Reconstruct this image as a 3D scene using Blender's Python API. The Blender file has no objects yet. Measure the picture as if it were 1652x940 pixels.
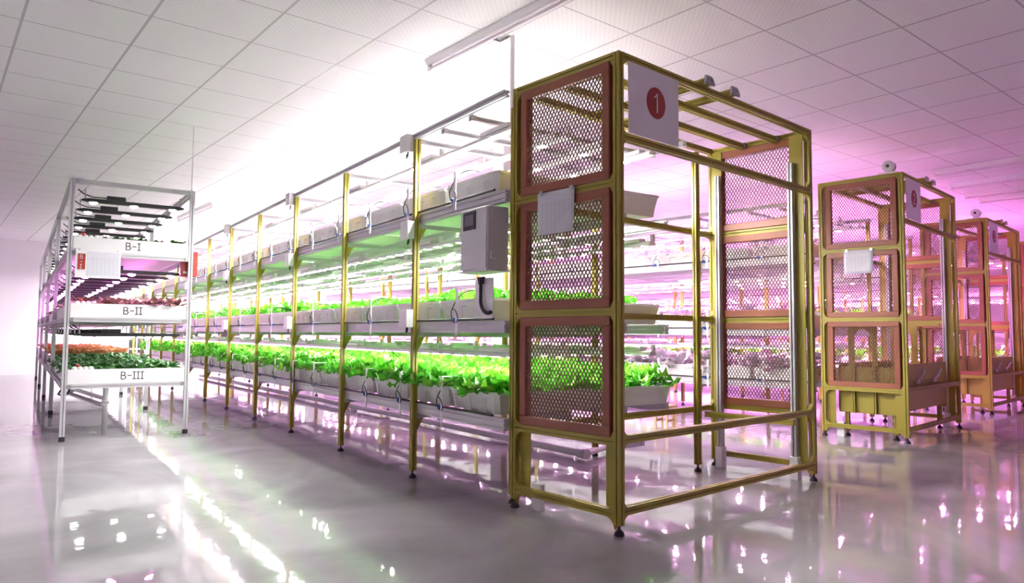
import bpy, math, random
from mathutils import Vector, Matrix
PI = math.pi
R = random.Random(7)
scene = bpy.context.scene
COL = scene.collection

# ------------------------------------------------------------------ materials
def new_mat(name):
    m = bpy.data.materials.new(name); m.use_nodes = True
    nt = m.node_tree; nt.nodes.clear()
    out = nt.nodes.new('ShaderNodeOutputMaterial')
    return m, nt, out
def lk(nt, a, b): nt.links.new(a, b)
def principled(name, col, rough=.5, metal=0., spec=.5, noise=None, bump=None, trans=0., coat=0.):
    """noise = (scale, amount) varies the colour; bump = (scale, strength)."""
    m, nt, out = new_mat(name)
    p = nt.nodes.new('ShaderNodeBsdfPrincipled')
    p.inputs['Base Color'].default_value = (*col, 1)
    p.inputs['Roughness'].default_value = rough
    p.inputs['Metallic'].default_value = metal
    p.inputs['Specular IOR Level'].default_value = spec
    p.inputs['Coat Weight'].default_value = coat
    tc = nt.nodes.new('ShaderNodeTexCoord')
    if noise:
        n = nt.nodes.new('ShaderNodeTexNoise'); n.inputs['Scale'].default_value = noise[0]; n.inputs['Detail'].default_value = 4
        lk(nt, tc.outputs['Object'], n.inputs['Vector'])
        mx = nt.nodes.new('ShaderNodeMix'); mx.data_type = 'RGBA'
        a = noise[1]
        mx.inputs[6].default_value = (*[c*(1-a) for c in col], 1)
        mx.inputs[7].default_value = (*[min(1, c*(1+a)) for c in col], 1)
        lk(nt, n.outputs['Fac'], mx.inputs[0]); lk(nt, mx.outputs[2], p.inputs['Base Color'])
    if bump:
        n = nt.nodes.new('ShaderNodeTexNoise'); n.inputs['Scale'].default_value = bump[0]
        lk(nt, tc.outputs['Object'], n.inputs['Vector'])
        b = nt.nodes.new('ShaderNodeBump'); b.inputs['Strength'].default_value = bump[1]; b.inputs['Distance'].default_value = .01
        lk(nt, n.outputs['Fac'], b.inputs['Height']); lk(nt, b.outputs['Normal'], p.inputs['Normal'])
    if trans > 0:
        t = nt.nodes.new('ShaderNodeBsdfTranslucent'); t.inputs['Color'].default_value = (*col, 1)
        if noise: lk(nt, mx.outputs[2], t.inputs['Color'])
        ms = nt.nodes.new('ShaderNodeMixShader'); ms.inputs[0].default_value = trans
        lk(nt, p.outputs[0], ms.inputs[1]); lk(nt, t.outputs[0], ms.inputs[2]); lk(nt, ms.outputs[0], out.inputs[0])
    else:
        lk(nt, p.outputs[0], out.inputs[0])
    return m
def emissive(name, col, strength):
    m, nt, out = new_mat(name)
    e = nt.nodes.new('ShaderNodeEmission'); e.inputs[0].default_value = (*col, 1); e.inputs[1].default_value = strength
    lk(nt, e.outputs[0], out.inputs[0]); m.cycles.emission_sampling = 'AUTO'
    return m

YELLOW = principled('yellow_paint', (.345, .285, .036), .42)
ORANGE = principled('orange_paint', (.26, .075, .038), .42)
MESHM = principled('orange_mesh_paint', (.15, .05, .028), .5)
ALU = principled('anodised_aluminium', (.58, .57, .60), .45, .3)
WHITE = principled('white_paint', (.80, .79, .81), .4)
PLASTIC = principled('white_tray_plastic', (.80, .79, .78), .45, noise=(5, .03))
STEEL = principled('steel_fittings', (.45, .45, .46), .3, .8)
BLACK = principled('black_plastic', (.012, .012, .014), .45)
RUBBER = principled('black_rubber', (.02, .015, .02), .55)
BLUE = principled('blue_plastic', (.02, .09, .5), .4)
REDP = principled('red_plate', (.33, .035, .025), .45)
GREYBOX = principled('grey_enclosure_paint', (.62, .61, .64), .42, noise=(8, .03))
SCREEN = principled('dark_screen', (.06, .06, .075), .2)
SCREEN2 = principled('screen_glass', (.16, .16, .19), .15)
PIPE = principled('white_pvc', (.78, .77, .79), .35)
WOOD = principled('pale_wood', (.56, .36, .16), .6, noise=(12, .2))
INK = principled('black_ink', (.01, .01, .012), .6)
INKW = principled('white_ink', (.72, .70, .70), .6)
DARKGLASS = principled('dark_window_glass', (.02, .02, .025), .12)
LAMPOFF = principled('unlit_tube', (.72, .66, .72), .3)
LED_W = emissive('led_white', (1, .975, .945), 1150)
LED_WT = emissive('led_white_top', (1, .975, .945), 4200)
LED_SOFT = emissive('led_soft_pink', (1, .54, .96), 1050)
LED_SOFTT = emissive('led_soft_pink_top', (1, .52, .96), 2900)
LED_P = emissive('led_pink', (1, .30, .92), 3300)
LED_BW = emissive('led_bench_white', (1, .97, .95), 24)
LED_BW2 = emissive('led_bench_white_low', (1, .97, .95), 44)
LED_BP = emissive('led_bench_pink', (1, .22, .92), 220)
LENS = principled('clear_lens', (.8, .8, .8), .3)
LETT = principled('lettuce_leaf', (.085, .43, .018), .5, noise=(14, .35), bump=(60, .5), trans=.4)
LETT2 = principled('lettuce_leaf_pale', (.20, .56, .04), .5, noise=(14, .3), bump=(60, .5), trans=.4)
KALE = principled('kale_leaf', (.46, .43, .46), .5, noise=(9, .5), bump=(70, .6), trans=.15)
KALE2 = principled('kale_leaf_purple', (.52, .30, .42), .5, noise=(9, .45), bump=(70, .6), trans=.2)
CHOY = principled('pak_choi_leaf', (.032, .13, .022), .3, noise=(10, .35), bump=(30, .4), trans=.15)
REDL = principled('red_lettuce_leaf', (.20, .12, .08), .4, noise=(10, .4), bump=(30, .4), trans=.2)
ORNG = principled('young_amber_leaf', (.42, .17, .07), .5, noise=(12, .3), trans=.3)
GREENB = principled('dark_green_leaf', (.10, .27, .04), .5, noise=(10, .4), bump=(40, .4), trans=.25)

def paper_material():
    m, nt, out = new_mat('printed_paper')
    p = nt.nodes.new('ShaderNodeBsdfPrincipled'); p.inputs['Roughness'].default_value = .6
    tc = nt.nodes.new('ShaderNodeTexCoord'); b = nt.nodes.new('ShaderNodeTexBrick')
    b.offset = 0; b.inputs['Color1'].default_value = b.inputs['Color2'].default_value = (.66, .65, .72, 1)
    b.inputs['Mortar'].default_value = (.36, .36, .42, 1); b.inputs['Scale'].default_value = 1
    b.inputs['Mortar Size'].default_value = .0009; b.inputs['Brick Width'].default_value = .034; b.inputs['Row Height'].default_value = .0125
    sw = nt.nodes.new('ShaderNodeSeparateXYZ'); cb = nt.nodes.new('ShaderNodeCombineXYZ')
    lk(nt, tc.outputs['Object'], sw.inputs[0]); 
    ad = nt.nodes.new('ShaderNodeMath'); ad.operation = 'ADD'
    lk(nt, sw.outputs[0], ad.inputs[0]); lk(nt, sw.outputs[1], ad.inputs[1])
    lk(nt, ad.outputs[0], cb.inputs[0]); lk(nt, sw.outputs[2], cb.inputs[1]); lk(nt, cb.outputs[0], b.inputs['Vector'])
    lk(nt, b.outputs['Color'], p.inputs['Base Color']); lk(nt, p.outputs[0], out.inputs[0])
    return m
TABLEPAPER = paper_material()
PAPER = principled('plain_paper', (.66, .65, .72), .6)

def floor_material():
    m, nt, out = new_mat('glossy_epoxy_floor')
    p = nt.nodes.new('ShaderNodeBsdfPrincipled'); tc = nt.nodes.new('ShaderNodeTexCoord')
    n = nt.nodes.new('ShaderNodeTexNoise'); n.inputs['Scale'].default_value = .9; n.inputs['Detail'].default_value = 6; n.inputs['Distortion'].default_value = 1.5
    lk(nt, tc.outputs['Object'], n.inputs['Vector'])
    r = nt.nodes.new('ShaderNodeValToRGB')
    r.color_ramp.elements[0].position = .32; r.color_ramp.elements[0].color = (.30, .288, .315, 1)
    r.color_ramp.elements[1].position = .68; r.color_ramp.elements[1].color = (.45, .43, .46, 1)
    lk(nt, n.outputs['Fac'], r.inputs[0]); lk(nt, r.outputs[0], p.inputs['Base Color'])
    n2 = nt.nodes.new('ShaderNodeTexNoise'); n2.inputs['Scale'].default_value = 2.2; n2.inputs['Detail'].default_value = 5
    lk(nt, tc.outputs['Object'], n2.inputs['Vector'])
    mr = nt.nodes.new('ShaderNodeMapRange'); mr.inputs[1].default_value = .3; mr.inputs[2].default_value = .7; mr.inputs[3].default_value = .015; mr.inputs[4].default_value = .06
    lk(nt, n2.outputs['Fac'], mr.inputs[0]); lk(nt, mr.outputs[0], p.inputs['Roughness'])
    n3 = nt.nodes.new('ShaderNodeTexNoise'); n3.inputs['Scale'].default_value = 5.5; n3.inputs['Detail'].default_value = 2
    lk(nt, tc.outputs['Object'], n3.inputs['Vector'])
    b = nt.nodes.new('ShaderNodeBump'); b.inputs['Strength'].default_value = .10; b.inputs['Distance'].default_value = .010
    lk(nt, n3.outputs['Fac'], b.inputs['Height']); lk(nt, b.outputs['Normal'], p.inputs['Normal'])
    p.inputs['Specular IOR Level'].default_value = .5
    lk(nt, p.outputs[0], out.inputs[0]); return m

def ceiling_material(ax, ay):
    m, nt, out = new_mat('stippled_ceiling_tiles')
    p = nt.nodes.new('ShaderNodeBsdfPrincipled'); p.inputs['Roughness'].default_value = .75
    tc = nt.nodes.new('ShaderNodeTexCoord'); s = nt.nodes.new('ShaderNodeSeparateXYZ'); lk(nt, tc.outputs['Object'], s.inputs[0])
    def math_(op, a, b=None):
        k = nt.nodes.new('ShaderNodeMath'); k.operation = op
        for i, v in enumerate((a, b)):
            if v is None: continue
            if isinstance(v, (int, float)): k.inputs[i].default_value = v
            else: lk(nt, v, k.inputs[i])
        return k.outputs[0]
    def line(o, size, w):
        f = math_('FRACT', math_('ADD', math_('DIVIDE', o, size), 100.5))
        d = math_('ABSOLUTE', math_('SUBTRACT', f, .5))
        return math_('LESS_THAN', d, w/size)
    lx = line(s.outputs[0], ax, .009); ly = line(s.outputs[1], ay, .0065)
    ln = math_('MAXIMUM', lx, ly)
    dots = math_('MULTIPLY', math_('SINE', math_('MULTIPLY', s.outputs[0], 2*PI/.045)), math_('SINE', math_('MULTIPLY', s.outputs[1], 2*PI/.045)))
    dm = math_('ADD', math_('MULTIPLY', dots, .5), .5)
    c = nt.nodes.new('ShaderNodeMix'); c.data_type = 'RGBA'
    c.inputs[6].default_value = (.70, .69, .71, 1); c.inputs[7].default_value = (.80, .79, .805, 1); lk(nt, dm, c.inputs[0])
    c2 = nt.nodes.new('ShaderNodeMix'); c2.data_type = 'RGBA'; c2.inputs[7].default_value = (.44, .43, .45, 1)
    lk(nt, ln, c2.inputs[0]); lk(nt, c.outputs[2], c2.inputs[6]); lk(nt, c2.outputs[2], p.inputs['Base Color'])
    h = math_('SUBTRACT', math_('MULTIPLY', dm, .15), ln)
    b = nt.nodes.new('ShaderNodeBump'); b.inputs['Strength'].default_value = .35; b.inputs['Distance'].default_value = .008
    lk(nt, h, b.inputs['Height']); lk(nt, b.outputs['Normal'], p.inputs['Normal'])
    lk(nt, p.outputs[0], out.inputs[0]); return m

# ------------------------------------------------------------------ mesh builder
class MB:
    def __init__(s): s.v = []; s.f = []; s.sm = []; s.mi = []
    def add(s, vs, fs, smooth=False, mi=0):
        o = len(s.v); s.v += [tuple(p) for p in vs]
        for f in fs: s.f.append(tuple(i+o for i in f)); s.sm.append(smooth); s.mi.append(mi)
    def box(s, x0, x1, y0, y1, z0, z1, mi=0):
        s.add([(x0,y0,z0),(x1,y0,z0),(x1,y1,z0),(x0,y1,z0),(x0,y0,z1),(x1,y0,z1),(x1,y1,z1),(x0,y1,z1)],
              [(0,3,2,1),(4,5,6,7),(0,1,5,4),(1,2,6,5),(2,3,7,6),(3,0,4,7)], mi=mi)
    def bbox(s, x0, x1, y0, y1, z0, z1, b=.006, mi=0):
        """box with chamfered edges"""
        def ring(i, z): 
            return [(x0+i+b,y0+i,z),(x1-i-b,y0+i,z),(x1-i,y0+i+b,z),(x1-i,y1-i-b,z),(x1-i-b,y1-i,z),(x0+i+b,y1-i,z),(x0+i,y1-i-b,z),(x0+i,y0+i+b,z)]
        vs = ring(b*.7, z0)+ring(0, z0+b)+ring(0, z1-b)+ring(b*.7, z1)
        fs = [tuple(range(7, -1, -1)), tuple(range(24, 32))]
        for k in range(3):
            for i in range(8): j = (i+1) % 8; fs.append((k*8+i, k*8+j, k*8+8+j, k*8+8+i))
        s.add(vs, fs, mi=mi)
    def tube(s, pts, r, n=6, smooth=True, caps=True, mi=0):
        pts = [Vector(p) for p in pts]; vs = []; fs = []; N = len(pts)
        ref = Vector((0,0,1))
        for i, p in enumerate(pts):
            d = (pts[min(i+1,N-1)]-pts[max(i-1,0)]).normalized()
            a = d.cross(ref)
            if a.length < .1: a = d.cross(Vector((1,0,0)))
            a.normalize(); b = d.cross(a); ref = a.cross(d) if abs(d.z) > .9 else ref
            rr = r[i] if isinstance(r, (list, tuple)) else r
            for k in range(n): t = 2*PI*k/n; vs.append(p+a*(math.cos(t)*rr)+b*(math.sin(t)*rr))
        for i in range(N-1):
            for k in range(n): j = (k+1) % n; fs.append((i*n+k, i*n+j, i*n+n+j, i*n+n+k))
        s.add(vs, fs, smooth, mi)
        if caps: s.add([vs[k] for k in range(n)], [tuple(range(n-1,-1,-1))], mi=mi); s.add([vs[(N-1)*n+k] for k in range(n)], [tuple(range(n))], mi=mi)
    def lathe(s, prof, c=(0,0,0), n=16, smooth=True, mi=0):
        vs = []; fs = []
        for r, z in prof:
            for k in range(n): t = 2*PI*k/n; vs.append((c[0]+r*math.cos(t), c[1]+r*math.sin(t), c[2]+z))
        for i in range(len(prof)-1):
            for k in range(n): j = (k+1) % n; fs.append((i*n+k, i*n+j, i*n+n+j, i*n+n+k))
        fs.append(tuple(range(n-1,-1,-1))); fs.append(tuple((len(prof)-1)*n+k for k in range(n)))
        s.add(vs, fs, smooth, mi)
    def prism(s, poly, axis, a, b, mi=0):
        """poly of 2-D points extruded along axis 'x','y','z' from a to b; poly coords are the other two axes in order"""
        def P(u, w, t): return {'x': (t,u,w), 'y': (u,t,w), 'z': (u,w,t)}[axis]
        n = len(poly); vs = [P(u,w,a) for u, w in poly]+[P(u,w,b) for u, w in poly]
        fs = [tuple(range(n-1,-1,-1)), tuple(range(n,2*n))]+[(i,(i+1)%n,n+(i+1)%n,n+i) for i in range(n)]
        s.add(vs, fs, mi=mi)
    def prof(s, axis, c0, c1, a, b, w=.04, h=.04, slots=(1,1), sw=.009, sd=.009, mi=0):
        """slotted aluminium profile along axis from a to b centred at (c0,c1) of the other two axes, w x h, slots = number on the sides"""
        def side(L, ns):            # points along a side of length L, inward depth positive
            o = []
            for k in range(ns):
                c = L*(k+.5)/ns
                o += [(c-sw/2, 0), (c-sw/2, sd), (c+sw/2, sd), (c+sw/2, 0)]
            return o
        P = []
        P += [(-w/2, -h/2)]+[(-w/2+t, -h/2+d) for t, d in side(w, slots[0])]
        P += [(w/2, -h/2)]+[(w/2-d, -h/2+t) for t, d in side(h, slots[1])]
        P += [(w/2, h/2)]+[(w/2-t, h/2-d) for t, d in side(w, slots[0])]
        P += [(-w/2, h/2)]+[(-w/2+d, h/2-t) for t, d in side(h, slots[1])]
        s.prism([(c0+u, c1+v) for u, v in P], axis, a, b, mi)
    def build(s, name, mat, parent=None, loc=(0,0,0), rz=0):
        return link(name, s.mesh(name, mat), parent, loc, rz)
    def mesh(s, name, mat):
        me = bpy.data.meshes.new(name); me.from_pydata(s.v, [], s.f)
        me.polygons.foreach_set('use_smooth', s.sm); me.polygons.foreach_set('material_index', s.mi)
        for m in (mat if isinstance(mat, (list, tuple)) else [mat]): me.materials.append(m)
        me.update(); return me
def link(name, me, parent=None, loc=(0,0,0), rz=0):
    o = bpy.data.objects.new(name, me); COL.objects.link(o); o.location = loc; o.rotation_euler = (0,0,rz)
    if parent: o.parent = parent
    return o
def tag(o, label, cat, group=None):
    o['label'] = label; o['category'] = cat
    if group: o['group'] = group
    return o
def thing(name, label, cat, loc=(0,0,0), rz=0, group=None):
    return tag(link(name, None, None, loc, rz), label, cat, group)
def struct(name, mb, mat, loc=(0,0,0), rz=0):
    o = mb.build(name, mat, None, loc, rz); o['kind'] = 'structure'; return o
def frame(x, y, t):
    return lambda p: (x+math.cos(t)*p[0]-math.sin(t)*p[1], y+math.sin(t)*p[0]+math.cos(t)*p[1], p[2])
def arc_corner(cx, cz, sx, sz, r, n=6):
    """fillet gusset polygon filling the corner (cx,cz) that opens towards (sx,sz)"""
    P = [(cx, cz)]
    for k in range(n+1):
        t = PI/2*k/n; P.append((cx+sx*(r-r*math.sin(t)), cz+sz*(r-r*math.cos(t))))
    return P if sx*sz > 0 else P[::-1]

# strokes for lettering, unit height 1 (x, z)
GLYPH = {
 'B': [[(0,0),(0,1)], [(0,1),(.38,.98),(.5,.84),(.44,.62),(.3,.52),(0,.5)], [(.3,.52),(.52,.42),(.58,.22),(.46,.04),(.3,0),(0,0)]],
 '-': [[(.05,.5),(.5,.5)]],
 'I': [[(.2,0),(.2,1)], [(.02,1),(.38,1)], [(.02,0),(.38,0)]],
 '1': [[(.25,0),(.25,1)], [(.25,1),(.02,.78)]],
 '2': [[(0,.75),(.06,.92),(.24,1),(.42,.93),(.5,.75),(.44,.56),(0,0)], [(0,0),(.52,0)]],
 '3': [[(0,.85),(.12,.97),(.28,1),(.45,.9),(.46,.7),(.36,.55),(.2,.52)], [(.36,.52),(.5,.38),(.5,.16),(.36,.02),(.2,0),(0,.14)]],
}
ADV = {'B': .78, '-': .68, 'I': .52, '1': .4, '2': .6, '3': .6}
def letters(mb, text, x, z, h, w, y=0, th=.0015, vertical=False):
    for ch in text:
        for st in GLYPH[ch]:
            for (a, b), (c, d) in zip(st, st[1:]):
                p = Vector((x+a*h, z+b*h)); q = Vector((x+c*h, z+d*h)); u = (q-p).normalized(); n = Vector((-u.y, u.x))*w/2; u = u*w*.35
                P = [p-u-n, q+u-n, q+u+n, p-u+n]
                mb.prism([tuple(k) for k in P], 'y', y-th, y)
        if vertical: z -= h*1.25
        else: x += ADV[ch]*h

# ------------------------------------------------------------------ camera
f_px, pitch, yaw, roll = 1156.5434, .0599, .692, .0067
fwd = Vector((math.sin(yaw)*math.cos(pitch), math.cos(yaw)*math.cos(pitch), math.sin(pitch)))
right = Vector((math.cos(yaw), -math.sin(yaw), 0)); up = right.cross(fwd)
r2 = right*math.cos(roll)+up*math.sin(roll); u2 = up*math.cos(roll)-right*math.sin(roll)
cam = bpy.data.cameras.new('camera'); cam.sensor_width = 36; cam.lens = 36*f_px/1652; cam.clip_start = .05
co = bpy.data.objects.new('camera', cam); COL.objects.link(co)
co.matrix_world = Matrix(((r2.x,u2.x,-fwd.x,0),(r2.y,u2.y,-fwd.y,0),(r2.z,u2.z,-fwd.z,1.0),(0,0,0,1)))
scene.camera = co

# ------------------------------------------------------------------ room
CEIL = 3.1
X0, X1, Y0, Y1 = -2.2, 24., -3.5, 20.
mb = MB(); mb.box(X0-.2, X1+.2, Y0-.2, Y1+.2, -.1, 0); struct('floor', mb, floor_material())
CX, CY, CAX, CAY = 4.41, 3.234, .662, .625
c_, s_ = math.cos(-.0071), math.sin(-.0071)
# ceiling slab with one small square opening beside the hanging pipe
HX0, HX1, HY0, HY1 = 3.02-CX, 3.14-CX, 3.80-CY, 3.94-CY
mb = MB(); xa, xb, ya, yb = X0-CX-.3, X1-CX+.3, Y0-CY-.3, Y1-CY+.3
for a, b, c, d in ((xa, HX0, ya, yb), (HX1, xb, ya, yb), (HX0, HX1, ya, HY0), (HX0, HX1, HY1, yb)): mb.box(a, b, c, d, 0, .1)
struct('ceiling', mb, ceiling_material(CAX, CAY), (CX, CY, CEIL), -.0071)
mb = MB(); mb.box(HX0-.02, HX1+.02, HY0-.02, HY1+.02, .1, .14); mb.box(HX0+.001, HX1-.001, HY0+.001, HY1-.001, .012, .1); struct('hole_shade_1', mb, BLACK, (CX, CY, CEIL), -.0071)  # black block fills the opening; its colour stands in for the shade inside
WALLM = principled('white_wall_paint', (.78, .775, .79), .6, bump=(40, .05))
mb = MB(); mb.box(X0-.2, X0, Y0, Y1, 0, CEIL); struct('wall_left', mb, WALLM)
mb = MB(); mb.box(X1, X1+.2, Y0, Y1, 0, CEIL); struct('wall_right', mb, WALLM)
mb = MB(); mb.box(X0-.2, X1+.2, Y0-.2, Y0, 0, CEIL); struct('wall_front', mb, WALLM)
mb = MB(); mb.box(X0-.2, X1+.2, Y1, Y1+.2, 0, CEIL); struct('wall_back', mb, WALLM)
mb = MB(); mb.box(X0, X1, Y1-.015, Y1, 0, .08); struct('baseboard_back', mb, WHITE)
def window(n, x0, x1, z0, z1, nx, nz):
    m = MB(); m.box(x0, x1, Y1-.03, Y1-.01, z0, z1); w = struct('window_%d' % n, m, DARKGLASS)
    m = MB(); t = .035
    m.box(x0-t, x1+t, Y1-.05, Y1-.005, z1, z1+t); m.box(x0-t, x1+t, Y1-.05, Y1-.005, z0-t, z0); m.box(x0-t, x0, Y1-.05, Y1-.005, z0, z1); m.box(x1, x1+t, Y1-.05, Y1-.005, z0, z1)
    for k in range(1, nx): x = x0+(x1-x0)*k/nx; m.box(x-.015, x+.015, Y1-.045, Y1-.03, z0, z1)
    for k in range(1, nz): z = z0+(z1-z0)*k/nz; m.box(x0, x1, Y1-.045, Y1-.03, z-.015, z+.015)
    m.build('window_frame', WHITE, w)
window(1, 4.10, 4.46, .25, 1.55, 2, 4)
window(2, 5.15, 5.75, .75, 1.55, 2, 2)
window(3, 6.25, 6.85, .75, 1.55, 2, 2)

# ------------------------------------------------------------------ growing racks
LEV = [(.443, .513), (1.010, 1.080), (1.782, 1.852)]
foot_mb = MB(); foot_mb.lathe([(.007,.05),(.007,.028),(.014,.026),(.024,.016),(.027,.004),(.026,0)][::-1], n=14); FOOT = foot_mb.mesh('levelling_foot', RUBBER)
post_mb = MB(); post_mb.prof('z', 0, 0, .05, 2.39); POST = post_mb.mesh('leg', YELLOW)
gus_mb = MB(); gus_mb.prism([(.02,0),(.17,0),(.17,-.012),(.075,-.035),(.03,-.12),(.02,-.12)], 'y', -.004, .004); GUSSET = gus_mb.mesh('gusset', YELLOW)
brk_mb = MB(); brk_mb.box(-.026,.026,.0,.012,-.02,.02); brk_mb.tube([(-.012,.0,0),(-.012,-.01,0)],.006,8); brk_mb.tube([(.012,0,0),(.012,-.01,0)],.006,8)
def hose_meshes(kind):
    b = MB()
    if kind == 'low':
        b.box(-.034,-.028,-.012,.012,-.085,.215); b.box(-.034,.10,-.011,.011,.209,.215); b.box(-.034,-.030,-.004,.004,-.12,-.085)
    else: b.box(-.034,-.028,-.014,.014,-.06,.19)
    h = MB(); v = MB()
    pts = []
    for k in range(25):
        t = k/24
        a = t*2.0*PI
        if t < .45:
            s = t/.45; pts.append((-.04-.012*math.sin(s*2*PI), .055+.05*math.cos(s*2*PI+.6)-.05*math.cos(.6), .035+.045*math.sin(s*2*PI+.6)))
        else:
            s = (t-.45)/.55; pts.append((-.04+.13*s*s, .055-.16*s, .06+.135*math.sin(s*PI*.62)))
    h.tube(pts, .0034, 5)
    v.lathe([(.012,-.002),(.016,.006),(.016,.022),(.008,.028)], (-.012,.055,.0), 10); v.box(-.02,-.004,.03,.08,-.004,.004)
    return b.mesh('hose_bracket', WHITE), h.mesh('drip_hose', BLACK), v.mesh('valve', BLUE)
HOSE = {k: hose_meshes(k) for k in ('low', 'mid')}
def led_bar_mesh(L, bays, name='light_bar'):
    m = MB(); m.prism([(-.032,0),(.032,0),(.026,.022),(.010,.03),(-.010,.03),(-.026,.022)], 'y', 0, L)
    for y in bays:
        m.box(-.012,.012,y-.012,y+.012,.03,.075); m.box(-.03,.03,y+.10,y+.42,.03,.055)
    return m.mesh(name, WHITE)
def led_lamp_mesh(L, step, mat, dep=1.):
    """one continuous lens strip that bulges at every lamp"""
    m = MB(); n = int(L/step); st = []
    for k in range(n):
        for u, w, d in ((.0,.008,.003),(.40,.010,.003),(.44,.024,.006),(.5,.033,.010),(.56,.024,.006),(.60,.010,.003)):
            st.append(((k+u)*L/n, w, d*dep))
    st.append((L, .008, .003)); vs = []; fs = []
    for y, w, d in st: vs += [(-w,y,0),(-w*.6,y,-d),(w*.6,y,-d),(w,y,0)]
    lit = []; dull = []
    for i in range(len(st)-1):
        for k in range(4): j = (k+1) % 4; (lit if i % 6 in (2, 3) and k < 3 else dull).append((i*4+k, i*4+4+k, i*4+4+j, i*4+j))
    m.add(vs, lit+dull)
    for q in range(len(lit)): m.mi[q] = 1
    m.add(vs[:4], [(0,1,2,3)]); m.add(vs[-4:], [(3,2,1,0)])
    return m.mesh('lamp_lenses', [LENS, mat])

def make_rack(name, label, org, t, xf, y_legs, far_legs, y0, bars, lampmat, topmat, hoses, detail=True):
    root = thing(name, label, 'rack', (org[0], org[1], 0), t, 'growing racks')
    Ye = y_legs[-1]+.06; L = Ye-y0
    for k, (x, y) in enumerate([(0 if i or not detail else .16, y) for i, y in enumerate(y_legs)]):
        p = link('leg', POST, root, (x, y, 0)); link('levelling_foot', FOOT, p)
        for (za, zb) in LEV: link('gusset', GUSSET, p, (0, 0, za))
    for x, y in far_legs:
        p = link('leg', POST, root, (x, y, 0), PI); link('levelling_foot', FOOT, p)
    BMS = []
    for q in range(4):
        d = (-.10, .03, .09, .15)[q] if detail else 0
        beam = MB(); beam.prof('y', 0, .035, d, L, .04, .07, (1, 2), .008, .008); BMS.append(beam.mesh('beam', ALU))
    pipe = MB(); pipe.tube([(0,0,0),(0,L,0)], .008, 8); PM = pipe.mesh('supply_pipe', BLACK)
    bm = led_bar_mesh(L, [y-y0 for y in y_legs]); lm = led_lamp_mesh(L, .16 if detail else .28, lampmat, .3 if detail else .5); lmt = led_lamp_mesh(L, .56, topmat, .3)
    arm = MB(); arm.prof('x', 0, 0, .02, xf-.02, .03, .03); arm.box(.02,.05,-.02,.02,-.018,.018); arm.box(xf-.06,xf-.02,-.02,.02,-.018,.018); AM = arm.mesh('cross_arm', ALU)
    for li, (za, zb) in enumerate(LEV):
        for x, BM in zip((.044, .62, 1.16, xf-.045), BMS): link('beam', BM, root, (x, y0, za))
        link('supply_pipe', PM, root, (.012, y0, zb+.012))
        if li:
            zl = za-.15
            for x in bars:
                b = link('light_bar', bm, root, (x, y0, zl)); link('lamp_lenses', lm, b)
        for y in y_legs[1:]: link('cross_arm', AM, root, (0, y, za-.016))
    tr = MB(); tr.prof('y', 0, 2.41, y0-(.14 if detail else 0), Ye, .04, .04); tr.build('top_rail', ALU, root)
    tr = MB(); tr.prof('y', xf, 2.41, y0, Ye, .04, .04); tr.build('top_rail', ALU, root)
    for y in y_legs[1:]+[y_legs[0]+.3, y_legs[0]+.66]: link('cross_arm', AM, root, (0, y, 2.375))
    for x in bars:
        b = link('light_bar', bm, root, (x, y0, 2.275)); link('lamp_lenses', lmt, b)
    for (li, y) in hoses:
        B, H, V = HOSE['low' if li != 2 else 'mid']
        o = link('hose_bracket', B, root, (0, y, LEV[li][1])); link('drip_hose', H, o); link('valve', V, o)
    return root

SP = 1.349
T1 = -.0894; F1 = (2.7052, 4.3388)
legs1 = [-1.0]+[i*SP for i in range(12)]
far1 = [(1.88, -.92)]+[(1.68, i*SP) for i in range(12)]
hy1 = [(0, -.46+.61*k) for k in range(15)]+[(1, -.64+.67*k) for k in range(15)]+[(2, -.60+.675*k) for k in range(15)]
hy1 = [(l, y) for l, y in hy1 if all(abs(y-q) > .05 for q in legs1)]
r1 = make_rack('growing_rack', 'long yellow-posted rack of bright green lettuce behind the cage numbered 1', F1, T1, 1.68, legs1, far1, -1.0,
               (.20, .58, .96, 1.34), LED_W, LED_WT, hy1)
f1 = frame(*F1, T1)
T2 = .08; F2 = (7.13, 3.76); f2 = frame(*F2, T2)
lg = [i*1.30 for i in range(12)]
hy2 = [(l, .5+.67*k) for l in range(3) for k in range(10)]
hy2 = [(l, y) for l, y in hy2 if all(abs(y-q) > .05 for q in lg)]
r2_ = make_rack('growing_rack', 'yellow-posted rack of purple kale under pink lamps behind the cage numbered 2', F2, T2, 1.70, lg, [(1.70, y) for y in lg], -.04,
                (.25, .85, 1.45), LED_SOFT, LED_SOFTT, hy2, False)
T3 = .066; F3 = (10.76, 4.17); f3 = frame(*F3, T3)
lg3 = [i*1.30 for i in range(11)]
r3_ = make_rack('growing_rack', 'pink-lit rack of dark green leaves behind the third cage', F3, T3, 1.70, lg3, [(1.70, y) for y in lg3], -.04,
                (.25, .85, 1.45), LED_P, LED_P, [], False)
T4 = .06; F4 = (13.93, 3.94); f4 = frame(*F4, T4)
lg4 = [i*1.30 for i in range(9)]
r4_ = make_rack('growing_rack', 'farthest pink-lit rack, beyond the rack of the third cage', F4, T4, 1.70, lg4, [(1.70, y) for y in lg4], -.04,
                (.25, .85, 1.45), LED_P, LED_P, [], False)

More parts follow.
